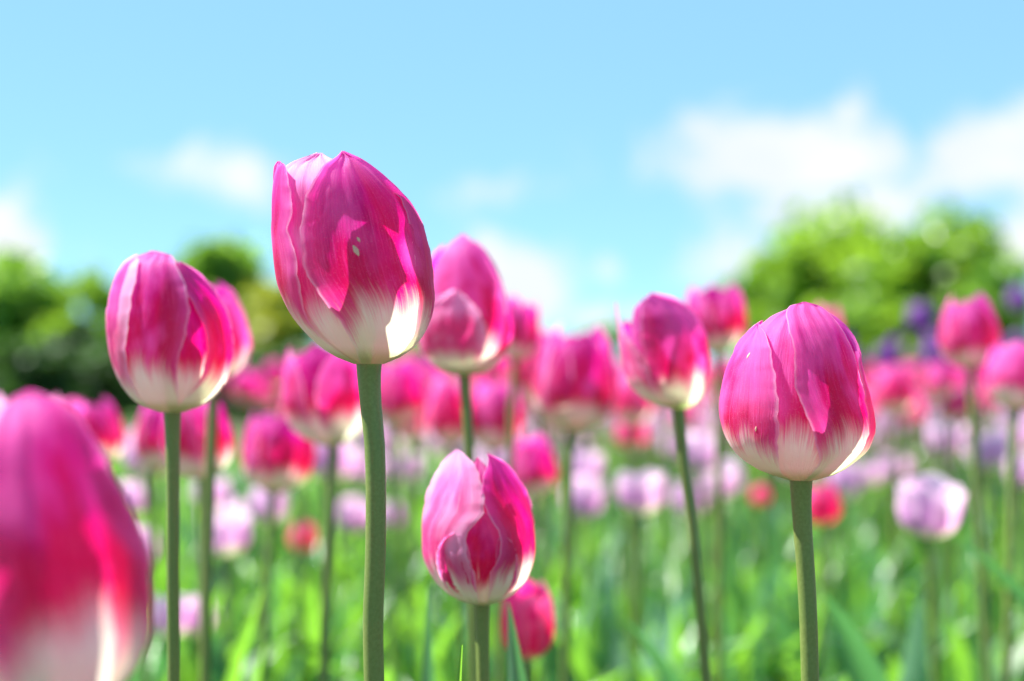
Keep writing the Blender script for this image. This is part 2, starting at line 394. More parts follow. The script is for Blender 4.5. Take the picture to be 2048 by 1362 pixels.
# ------------------------------------------------------------------ tulips drawn after the photograph one by one
def hero(label, Y, L, Rt, petals, stem_pts, stem_px, leaves=(), mats='pink', group='pink and white tulips in the bed', depth=1.0):
    """L, Rt: outline control points (photo y, photo x), from foot to top. petals: dicts. Real size and depth from Y."""
    k = Y / FPX
    yb = L[0][0]; yt = L[-1][0]
    foot = at(stem_pts[-1][0], stem_pts[-1][1], Y)
    root = empty('tulip', (foot.x, Y, 0.004), label, 'tulip', group)
    O = np.array([foot.x, Y, 0.004])
    hl = [((yb - y) / (yb - yt), x) for y, x in L]; hr = [((Rt[0][0] - y) / (Rt[0][0] - Rt[-1][0]), x) for y, x in Rt]
    def env(t):
        xl = float(catmull(hl, np.array(t))); xr = float(catmull(hr, np.array(t)))
        y = yb + (yt - yb) * t
        p = at((xl + xr) / 2, y, Y)
        return p.x, p.z, (xr - xl) / 2 * k
    for i, pd in enumerate(petals):
        ttip = (yb - pd['top']) / (yb - yt)
        s = pd.get('s', 1.0)
        def conv(pts):
            out = []
            for q in pts:
                if len(q) == 3:                       # (v, 'a', degrees)
                    out.append((q[0], R(q[2])))
                else:                                 # (photo y, photo x) on the near side
                    t = (yb - q[0]) / (yb - yt)
                    cx, cz, rr = env(t)
                    c = (q[1] - 1024) * k
                    out.append((t / ttip, math.asin(max(-0.995, min(0.995, (c - cx) / (rr * s))))))
            return sorted(out)
        lp, rp = conv(pd['L']), conv(pd['R'])
        V, UV = petal_surface(env, lambda v: float(catmull(lp, np.array(v))), lambda v: float(catmull(rp, np.array(v))), ttip, s,
                              pd.get('flat', 0.03), pd.get('wave', 0.012), pd.get('crease', 0.012), pd.get('lip', 0.0), pd.get('seed', i * 7 + int(Y * 1000)), 56, 33,
                              pd.get('tiplean', 0.0), pd.get('roll', 0.0))
        V = V - np.array([0, 0, 0]); V[:, 1] = V[:, 1] * depth + Y; V -= O
        o = link('petal', mesh('petal', V, grid_faces(56, 33), UV), None, root)
        o.data.materials.append(M[pd.get('mat', mats)])
    # stem
    P = [at(x, y, Y) for x, y in stem_pts]
    sp = [(p.x, Y, p.z) for p in P] 
    if sp[-1][2] > 0.01: sp.append((sp[-1][0] + 0.004, Y, -0.01))
    sp = np.array(sp)
    q = np.linspace(0, 1, 40); cum = np.concatenate([[0], np.cumsum(np.linalg.norm(np.diff(sp, axis=0), axis=1))]); cum_len = cum[-1]; cum /= cum_len
    q = q ** 1.5
    S = np.stack([catmull(np.stack([cum, sp[:, j]], 1), q) for j in range(3)], 1) - O
    r0 = stem_px / 2 * k
    rad = r0 * (1 + 0.15 * q + 0.38 * np.exp(-q * cum_len / (0.024 * Y))) * (1 + 0.03 * np.sin(q * 14 + Y * 90))
    link('stem', tube_mesh('stem', S, rad, 20), M['stem'], root)
    for lf in leaves:
        add_leaf(root, O, **lf)
    return root

def add_leaf(root, O, base=(0, 0), mat='leaf', **kw):
    V, F, uv = leaf_arrays(base=(base[0], base[1], 0.0), nr=26, nc=11, **kw)
    o = link('leaf', mesh('leaf', V, F, uv), M[mat], root); return o

def back(top, a0, a1, s, wide=1.0, **kw):
    """a petal given only by azimuths (degrees), for sides the photo does not show"""
    m = (a0 + a1) / 2; h = (a1 - a0) / 2
    pr = ((0, .9), (.3, 1), (.6, .98), (.8, .95), (.93, .85), (.98, .55), (1, 0.2)) if wide > 1 else ((0, .9), (.3, 1), (.6, .95), (.8, .75), (.93, .45), (1, 0.03))  # wide: broad tip, shaped to shade the inside of the bloom
    L = [(v, 'a', m - h * f) for v, f in pr]
    Rr = [(v, 'a', m + h * f) for v, f in pr]
    return dict(top=top, L=L, R=Rr, s=s, **kw)

# A: the tall one in the middle
TALL = hero('tallest tulip, large sharp deep pink bloom with a white foot, standing above all others', 0.486,
     [(728, 708), (722, 690), (700, 650), (660, 606), (620, 577), (560, 555), (500, 549), (400, 547), (340, 551), (312, 572)],
     [(728, 768), (722, 786), (700, 822), (660, 852), (600, 866), (550, 861), (450, 843), (400, 818), (350, 778), (312, 732)],
     [dict(top=314, s=1.0, seed=3, L=[(0, 'a', -25), (700, 722), (650, 697), (600, 662), (560, 636), (520, 626), (480, 623), (430, 628), (390, 641), (350, 662), (330, 682), (1, 'a', 28)],
           R=[(0, 'a', 80), (.3, 'a', 97), (.6, 'a', 90), (.76, 'a', 78), (.9, 'a', 60), (.96, 'a', 50), (1, 'a', 31)], flat=0.02, roll=0.02, crease=0.006, wave=0.008),
      dict(top=330, s=1.01, seed=11, L=[(0, 'a', -130), (.3, 'a', -140), (.7, 'a', -125), (.9, 'a', -100), (1, 'a', -66)],
           R=[(0, 'a', -35), (690, 668), (650, 630), (600, 617), (540, 611), (500, 600), (468, 590), (430, 599), (400, 593), (360, 585), (340, 580), (1, 'a', -62)], flat=0.0, roll=-0.01, crease=0.0, wave=0.012),
      dict(top=314, s=0.93, seed=5, L=[(0, 'a', -80), (.5, 'a', -88), (.8, 'a', -78), (.93, 'a', -60), (1, 'a', -12)],
           R=[(0, 'a', 10), (.5, 'a', 25), (.8, 'a', 22), (.93, 'a', 14), (1, 'a', -5)], flat=0.03, crease=0.05, tiplean=-0.35, mat='pale'),  # sun painted in as pale; tip bent in to narrow the sunlit opening
      back(332, 58, 165, 0.985, 2, seed=9, tiplean=-0.9), back(345, 110, 215, 0.92, 2, seed=17, tiplean=-0.9), back(330, 180, 268, 0.95, seed=21)],  # unseen back petals, two widened and bent inward to block sun from above
     [(738, 716), (738, 740), (741, 800), (750, 900), (752, 1000), (751, 1100), (746, 1250), (749, 1400), (752, 1700)], 39)

# B: the sharp one on the right
RIGHT = hero('sharp egg-shaped pink tulip on the right with a notched left petal and thick bare stem', 0.492,
     [(960, 1576), (955, 1560), (938, 1515), (900, 1468), (860, 1450), (820, 1444), (760, 1450), (700, 1470), (660, 1492), (630, 1520), (607, 1552)],
     [(960, 1628), (955, 1648), (930, 1692), (890, 1730), (850, 1739), (800, 1731), (750, 1719), (700, 1708), (660, 1688), (630, 1662), (607, 1634)],
     [dict(top=606, s=1.0, seed=2, L=[(0, 'a', 0), (920, 1612), (880, 1600), (840, 1588), (800, 1571), (760, 1562), (715, 1565), (680, 1562), (645, 1560), (622, 1563), (613, 1572), (1, 'a', 6)],
           R=[(0, 'a', 60), (.15, 'a', 80), (870, 1731), (830, 1726), (780, 1710), (740, 1698), (700, 1685), (660, 1667), (630, 1650), (615, 1638), (1, 'a', 14)], flat=0.02, roll=0.015, wave=0.006, crease=0.0),
      dict(top=650, s=1.01, seed=12, L=[(0, 'a', -120), (.3, 'a', -135), (.7, 'a', -120), (.9, 'a', -90), (1, 'a', -66)],
           R=[(0, 'a', -50), (930, 1545), (900, 1534), (850, 1532), (800, 1531), (760, 1528), (725, 1524), (700, 1522), (670, 1517), (1, 'a', -62)], flat=0.0, roll=0.0, crease=0.0, wave=0.01),
      dict(top=612, s=0.94, seed=6, L=[(0, 'a', -80), (.5, 'a', -80), (.8, 'a', -72), (.93, 'a', -55), (1, 'a', -14)],
           R=[(0, 'a', 20), (.5, 'a', 35), (.8, 'a', 30), (.93, 'a', 18), (1, 'a', -4)], flat=0.03, crease=0.02),
      back(625, 50, 150, 1.05, seed=10, wave=0.014), back(640, 115, 215, 0.93, seed=18), back(640, 185, 270, 0.96, seed=22)],
     [(1602, 952), (1602, 975), (1605, 1050), (1612, 1150), (1617, 1250), (1620, 1362), (1624, 1700)], 34,
     leaves=[dict(length=0.30, width=0.05, lean=R(10), az=R(20), droop=R(40), base=(0.02, 0.01))])

# C: left tulip
hero('slightly blurred tulip at left centre, pale flared petals on both sides of a dark one, sunlight coloured into the left', 0.575,
     [(824, 322), (818, 300), (795, 268), (750, 242), (700, 228), (650, 222), (600, 226), (560, 236), (530, 250), (505, 282)],
     [(824, 366), (818, 388), (795, 424), (750, 452), (700, 459), (650, 454), (600, 437), (560, 415), (530, 392), (505, 355)],
     [dict(top=505, s=1.0, seed=31, L=[(0, 'a', -65), (.25, 'a', -66), (.5, 'a', -64), (.75, 'a', -60), (.9, 'a', -50), (.97, 'a', -30), (1, 'a', -8)],
           R=[(0, 'a', 30), (780, 375), (740, 378), (700, 388), (650, 396), (610, 394), (570, 382), (535, 364), (515, 350), (1, 'a', 2)], flat=0.03, roll=0.05, crease=0.01, wave=0.01),
      dict(top=528, s=1.02, seed=32, L=[(0, 'a', 20), (.3, 'a', 45), (.5, 'a', 48), (.75, 'a', 38), (.9, 'a', 32), (1, 'a', 42)],
           R=[(0, 'a', 90), (.3, 'a', 110), (.6, 'a', 105), (.8, 'a', 90), (.93, 'a', 70), (1, 'a', 48)], flat=0.0, roll=0.04),
      dict(top=512, s=1.03, seed=33, L=[(0, 'a', -130), (.3, 'a', -140), (.7, 'a', -125), (.9, 'a', -100), (1, 'a', -60)],
           R=[(0, 'a', -38), (760, 283), (700, 279), (650, 284), (600, 289), (560, 294), (530, 296), (1, 'a', -45)], flat=0.0, roll=-0.01, wave=0.012, mat='pale'),
      back(520, 0, 75, 0.94, seed=34), back(545, 110, 215, 0.95, seed=35), back(535, 170, 260, 0.9, seed=36)],
     [(345, 815), (345, 850), (346, 950), (346, 1100), (347, 1250), (348, 1362), (350, 1600)], 25,
     leaves=[dict(length=0.26, width=0.045, lean=R(8), az=R(150), droop=R(45), base=(-0.01, 0.01)), dict(length=0.24, width=0.04, lean=R(12), az=R(-30), droop=R(50), base=(0.01, 0.0))])

# D: lower middle tulip with crumpled opening
hero('short tulip low in the middle, pale pink folded petals, the left one coloured as sunlit, around a torn red opening', 0.560,
     [(1208, 946), (1202, 925), (1185, 895), (1150, 862), (1100, 844), (1050, 843), (1000, 852), (960, 868), (930, 884), (898, 903)],
     [(1208, 982), (1202, 1002), (1185, 1030), (1150, 1058), (1100, 1070), (1050, 1066), (1000, 1050), (960, 1030), (930, 1012), (905, 990)],
     [dict(top=897, s=1.0, seed=41, L=[(0, 'a', -100), (.3, 'a', -110), (.6, 'a', -105), (.85, 'a', -85), (.95, 'a', -70), (1, 'a', -50)],
           R=[(0, 'a', -10), (1180, 958), (1140, 954), (1110, 944), (1085, 936), (1060, 938), (1035, 952), (1012, 970), (980, 968), (950, 962), (925, 950), (905, 930), (1, 'a', -44)], flat=0.02, roll=0.03, crease=0.03, wave=0.02, mat='pale'),
      dict(top=905, s=1.01, seed=42, L=[(0, 'a', 15), (1180, 978), (1140, 980), (1110, 992), (1080, 1000), (1050, 994), (1020, 978), (985, 964), (950, 966), (925, 975), (1, 'a', 32)],
           R=[(0, 'a', 90), (.3, 'a', 108), (.6, 'a', 104), (.8, 'a', 88), (.93, 'a', 70), (1, 'a', 37)], flat=0.0, roll=0.05, crease=0.02, wave=0.015),
      dict(top=1015, s=0.95, seed=43, L=[(0, 'a', -60), (.4, 'a', -50), (.7, 'a', -35), (.9, 'a', -18), (1, 'a', 4)],
           R=[(0, 'a', 55), (.4, 'a', 50), (.7, 'a', 40), (.9, 'a', 26), (1, 'a', 8)], flat=0.04, crease=0.05, mat='pink'),
      dict(top=1052, s=0.985, seed=48, L=[(0, 'a', -50), (.4, 'a', -45), (.8, 'a', -40), (.93, 'a', -32), (1, 'a', -22)], R=[(0, 'a', -5), (.4, 'a', -4), (.8, 'a', -8), (.93, 'a', -12), (1, 'a', -20)], lip=-.03, roll=.05, mat='pink_b'),
      dict(top=1060, s=0.98, seed=49, L=[(0, 'a', 12), (.4, 'a', 16), (.8, 'a', 18), (.93, 'a', 20), (1, 'a', 26)], R=[(0, 'a', 40), (.4, 'a', 44), (.8, 'a', 40), (.93, 'a', 34), (1, 'a', 28)], lip=-.02, roll=.05, mat='pink_b'),
      back(912, -28, 45, 0.90, seed=46, mat='pink_b'),
      back(925, 75, 165, 0.96, seed=44), back(930, 135, 225, 0.92, seed=45), back(925, 195, 285, 0.95, seed=47)],
     [(964, 1200), (964, 1240), (965, 1300), (966, 1362), (968, 1600)], 24,
     leaves=[dict(length=0.25, width=0.05, lean=R(15), az=R(200), droop=R(40), base=(-0.01, 0.0))])

# E: big blurred tulip in the near left corner
hero('huge out-of-focus magenta tulip filling the lower left corner', 0.335,
     [(1430, 20), (1420, -30), (1395, -100), (1340, -160), (1250, -200), (1150, -205), (1050, -190), (950, -150), (860, -100), (820, -60), (785, -20)],
     [(1430, 90), (1420, 150), (1395, 215), (1340, 270), (1250, 297), (1150, 292), (1050, 270), (950, 225), (880, 198), (825, 160), (785, 110)],
     [dict(top=780, s=1.0, seed=51, L=[(0, 'a', 20), (1330, 105), (1250, 75), (1150, 48), (1050, 32), (950, 28), (880, 32), (820, 38), (795, 52), (1, 'a', 28)],
           R=[(0, 'a', 75), (.3, 'a', 92), (.6, 'a', 90), (.85, 'a', 82), (.95, 'a', 74), (.985, 'a', 58), (1, 'a', 34)], flat=0.02, roll=0.01),
      dict(top=785, s=0.95, seed=52, L=[(0, 'a', -120), (.3, 'a', -125), (.7, 'a', -115), (.9, 'a', -80), (1, 'a', -40)],
           R=[(0, 'a', 30), (.5, 'a', 28), (.8, 'a', 25), (.93, 'a', 20), (1, 'a', -20)], mat='pale'),
      back(800, 60, 160, 0.97, 2, seed=53, tiplean=-0.8), back(800, 130, 230, 0.93, 2, seed=54, tiplean=-0.9), back(800, 180, 270, 0.98, seed=55)],  # first two unseen petals shaped broad and bent over to keep sun out
     [(55, 1420), (55, 1480), (60, 1600), (70, 2000)], 60, mats='pink_wide')

# F: mid tulip just right of the tall one
hero('blurred tulip behind the right shoulder of the tallest, its short front petal showing', 0.70,
     [(750, 908), (745, 890), (725, 862), (695, 842), (650, 836), (600, 842), (560, 850), (520, 862), (490, 882), (468, 910)],
     [(750, 948), (745, 968), (725, 996), (695, 1015), (650, 1024), (600, 1018), (560, 1005), (520, 988), (490, 968), (468, 942)],
     [dict(top=585, s=1.04, seed=61, L=[(0, 'a', -75), (.4, 'a', -70), (.7, 'a', -60), (.9, 'a', -35), (1, 'a', -12)],
           R=[(0, 'a', 25), (.4, 'a', 28), (.7, 'a', 20), (.9, 'a', 4), (1, 'a', -8)], mat='pale', roll=0.03),
      dict(top=468, s=0.97, seed=62, L=[(0, 'a', -60), (.3, 'a', -64), (.6, 'a', -60), (.85, 'a', -45), (.95, 'a', -25), (1, 'a', 0)],
           R=[(0, 'a', 55), (.3, 'a', 66), (.6, 'a', 66), (.85, 'a', 50), (.95, 'a', 30), (1, 'a', 6)]),
      dict(top=600, s=1.02, seed=63, L=[(0, 'a', 40), (.4, 'a', 50), (.7, 'a', 55), (1, 'a', 75)], R=[(0, 'a', 100), (.4, 'a', 130), (.8, 'a', 110), (1, 'a', 80)]),
      back(480, 85, 180, 0.95, seed=64), back(490, 140, 240, 0.9, seed=65), back(487, 200, 292, 1.0, seed=66)],
     [(929, 742), (931, 780), (936, 860), (940, 920), (944, 1100), (950, 1400)], 18,
     leaves=[dict(length=0.24, width=0.04, lean=R(8), az=R(80), droop=R(45))])

# G: right-middle tulip with a spiky left petal
hero('blurred tulip right of centre with one thin petal sticking up at its left', 0.66,
     [(818, 1340), (812, 1318), (795, 1285), (760, 1255), (720, 1246), (680, 1240), (640, 1236), (600, 1232), (590, 1230)],
     [(818, 1372), (812, 1386), (795, 1402), (760, 1413), (720, 1416), (680, 1412), (640, 1396), (600, 1360), (590, 1350)],
     [dict(top=590, s=1.0, seed=71, L=[(0, 'a', -20), (.3, 'a', -32), (.6, 'a', -34), (.85, 'a', -26), (.95, 'a', -10), (1, 'a', 4)],
           R=[(0, 'a', 75), (.3, 'a', 92), (.6, 'a', 90), (.85, 'a', 76), (.95, 'a', 52), (1, 'a', 10)], roll=0.02),
      dict(top=605, s=1.02, seed=72, L=[(0, 'a', -110), (.3, 'a', -120), (.7, 'a', -105), (.9, 'a', -92), (1, 'a', -86)],
           R=[(0, 'a', -30), (.3, 'a', -28), (.5, 'a', -38), (.7, 'a', -58), (.9, 'a', -76), (1, 'a', -82)], tiplean=0.02, mat='pale'),
      dict(top=598, s=0.93, seed=73, L=[(0, 'a', -60), (.4, 'a', -60), (.7, 'a', -55), (.9, 'a', -40), (1, 'a', -10)],
           R=[(0, 'a', 30), (.4, 'a', 35), (.7, 'a', 30), (.9, 'a', 20), (1, 'a', -4)]),
      back(600, 60, 160, 0.97, seed=74), back(612, 120, 220, 0.92, seed=75), back(640, 190, 270, 0.95, seed=76)],
     [(1356, 810), (1360, 850), (1368, 930), (1382, 1030), (1395, 1150), (1412, 1362), (1425, 1600)], 20,
     leaves=[dict(length=0.24, width=0.045, lean=R(10), az=R(10), droop=R(45))])

from mathutils.bvhtree import BVHTree
def scar_mat():
    m, N = mat_new('dry nick in petal')
    p = N.node('ShaderNodeBsdfPrincipled'); g = N.node('ShaderNodeTexCoord')
    N.put(p.inputs['Base Color'], N.mix(N.noise(g.outputs['Object'], 1500, 2), (0.60, 0.22, 0.20), (0.72, 0.50, 0.36)))
    p.inputs['Roughness'].default_value = 0.7
    o = N.node('ShaderNodeOutputMaterial'); N.l.new(p.outputs[0], o.inputs[0]); return m
M['scar'] = scar_mat()
def scar(root, px, py, w_, h_, ang):
    """small dry nick on the outside of the petal met at that spot"""
    a = Vector((0, 0, CZ)); dr = (at(px, py, 1.0) - a).normalized(); best = None
    for p in [c for c in root.children if c.name.startswith('petal')]:
        vs = [v.co + root.location for v in p.data.vertices]
        hit = BVHTree.FromPolygons(vs, [q.vertices[:] for q in p.data.polygons]).ray_cast(a, dr)
        if hit[0] is not None and (best is None or hit[3] < best[1][3]): best = (p, hit)
    if best is None: return
    p, (loc, nrm, _, dist) = best
    if nrm.dot(dr) > 0: nrm = -nrm
    t = Vector((0, 0, 1)).cross(nrm).normalized(); b_ = nrm.cross(t)
    if b_.z < 0: b_ = -b_
    k = loc.y / FPX; V = []; F = []
    n = 12
    V.append(loc + nrm * 0.00035)
    for i in range(n):
        q = 2 * math.pi * i / n; x = w_ / 2 * k * math.cos(q) * (1 - .45 * abs(math.sin(q))); y = h_ / 2 * k * math.sin(q)
        V.append(loc + nrm * 0.00010 + t * (x * math.cos(ang) - y * math.sin(ang)) + b_ * (x * math.sin(ang) + y * math.cos(ang)))
        F.append((0, 1 + i, 1 + (i + 1) % n))
    V = np.array([tuple(v - root.location) for v in V])
    link('nick', mesh('nick', V, F), M['scar'], p)
for (px, py, w_, h_, a_) in ((712, 501, 11, 25, .5), (717, 479, 6, 12, .5)): scar(TALL, px, py, w_, h_, a_)
for (px, py, w_, h_, a_) in ((1497, 711, 5, 14, -.4), (1512, 858, 5, 13, -.3)): scar(RIGHT, px, py, w_, h_, a_)

# ------------------------------------------------------------------ generic tulip heads: prototypes (origin at the foot, height 1)
def proto_head(kind, seed):
    r_ = random.Random(seed)
    if kind == 'egg':     prof = [(0, .09), (.05, .20), (.18, .35), (.36, .40), (.6, .365), (.85, .27), (1, .17)]
    elif kind == 'tall':  prof = [(0, .08), (.06, .18), (.2, .30), (.4, .34), (.7, .31), (1, .20)]
    elif kind == 'cup':   prof = [(0, .09), (.06, .26), (.2, .44), (.45, .52), (.75, .53), (1, .50)]
    else:                 prof = [(0, .09), (.06, .22), (.2, .38), (.45, .44), (.75, .40), (1, .30)]
    def env(t): return 0.0, t, float(catmull(prof, np.array(t)))
    out = []
    a0 = r_.uniform(0, 120)
    for i in range(6):
        outer = i % 2 == 0
        mid = R(a0 + i * 60 + r_.uniform(-8, 8)); hw = R(r_.uniform(50, 60) if outer else r_.uniform(46, 54))
        fl = [(0, .8), (.3, 1), (.6, .95), (.8, .78), (.93, .45), (1, .02)]
        f = lambda v, fl=fl: float(catmull(fl, np.array(v)))
        V, UV = petal_surface(env, lambda v: mid - hw * f(v), lambda v: mid + hw * f(v), r_.uniform(.90, 1.0) if outer else r_.uniform(.88, .99),
                              1.0 if outer else 0.92, 0.04, 0.02, 0.02, r_.choice([0, 0, .02, .05]) if kind != 'cup' else r_.uniform(0, .12), seed * 10 + i, 20, 11, 0, r_.uniform(-.02, .06))
        out.append((V, UV))
    return out

PROTO = {}
for kind in ('egg', 'tall', 'cup', 'goblet'):
    for c in ('pink', 'pink_wide', 'pink_b', 'lilac', 'red', 'purple'):
        if c in ('pink', 'pink_wide', 'pink_b') or (c == 'lilac' and kind in ('cup', 'goblet')) or (c == 'red' and kind in ('egg', 'goblet', 'tall')) or (c == 'purple' and kind in ('egg', 'goblet')):
            for var in range(2):
                hd = proto_head(kind, hash_seed := (len(kind) * 31 + ord(kind[0]) + var * 101 + ord(c[0]) * 3))
                pm = []
                for V, UV in hd:
                    me = mesh('petal', V, grid_faces(20, 11), UV); me.materials.append(M[c]); pm.append(me)
                Va = np.concatenate([h[0] for h in hd]); Ua = np.concatenate([h[1] for h in hd])
                Fa = np.concatenate([grid_faces(20, 11, i * 220) for i in range(6)])
                fm = mesh('flower_head', Va, Fa, Ua); fm.materials.append(M[c])
                PROTO[(kind, c, var)] = (pm, fm)
STEMS = []
for i in range(6):
    z = np.linspace(0, 1, 14); am = random.uniform(-1.6, 1.6); bm = random.uniform(-1, 1)
    x = am * np.sin(z * math.pi) ; y = bm * np.sin(z * math.pi * 1.5) * (1 - z)
    me = tube_mesh('stem', np.stack([x * 0.006, y * 0.006, z], 1), 0.0030, 8); me.materials.append(M['stem']); STEMS.append(me)
LEAVES = []
for i in range(10):
    V, F, uv = leaf_arrays(random.uniform(.8, 1.0), random.uniform(.13, .2), R(random.uniform(4, 16)), 0.0, random.uniform(-.8, .8), R(random.uniform(15, 60)), 14, 7, .35, wav=.3, ph=random.uniform(0, 6))
    me = mesh('leaf', V, F, uv); me.materials.append(M['leaf' if i % 3 else 'leaf_cool']); LEAVES.append(me)

def place(px, top, bot, Y, kind, c, label, group, parts=True, rot=None, tilt=None, nleaf=2):
    """a tulip whose bloom spans photo rows top..bot at depth Y"""
    b = at(px, bot, Y); t = at(px, top, Y); h = t.z - b.z
    rr = random.Random(int(px * 13 + top * 7 + Y * 100))
    base = Vector((b.x + rr.uniform(-.02, .02), Y + rr.uniform(-.01, .01), 0.004))
    root = empty('tulip', base, label, 'tulip', group)
    pm, fm = PROTO[(kind, c, rr.randrange(2))]
    rot = rr.uniform(0, 6.28) if rot is None else R(rot)
    ta = .15 if parts else .28
    tl = (rr.uniform(-ta, ta), rr.uniform(-ta, ta), rot) if tilt is None else (R(tilt[0]), R(tilt[1]), rot)
    off = Vector((b.x - base.x, b.y - base.y, b.z - base.z))
    for me in (pm if parts else [fm]):
        o = link('petal' if parts else 'flower_head', me, None, root, off)
        o.scale = (h,) * 3; o.rotation_euler = tl
    s = link('stem', STEMS[rr.randrange(6)], None, root)
    # lean the stem to meet the bloom
    L = off.length; s.scale = (1.0, 1.0, L * 1.004 + h * 0.02); s.rotation_mode = 'QUATERNION'
    s.rotation_quaternion = off.to_track_quat('Z', 'Y')
    for k in range(nleaf):
        l = link('leaf', LEAVES[rr.randrange(10)], None, root)
        ls = rr.uniform(.20, .30); l.scale = (ls,) * 3; l.rotation_euler = (0, 0, rr.uniform(0, 6.28))
    return root

GP = 'pink and white tulips in the bed'; GL = 'pale lilac tulips in the bed'; GR = 'crimson tulips in the bed'; GV = 'violet tulips at the back of the bed'
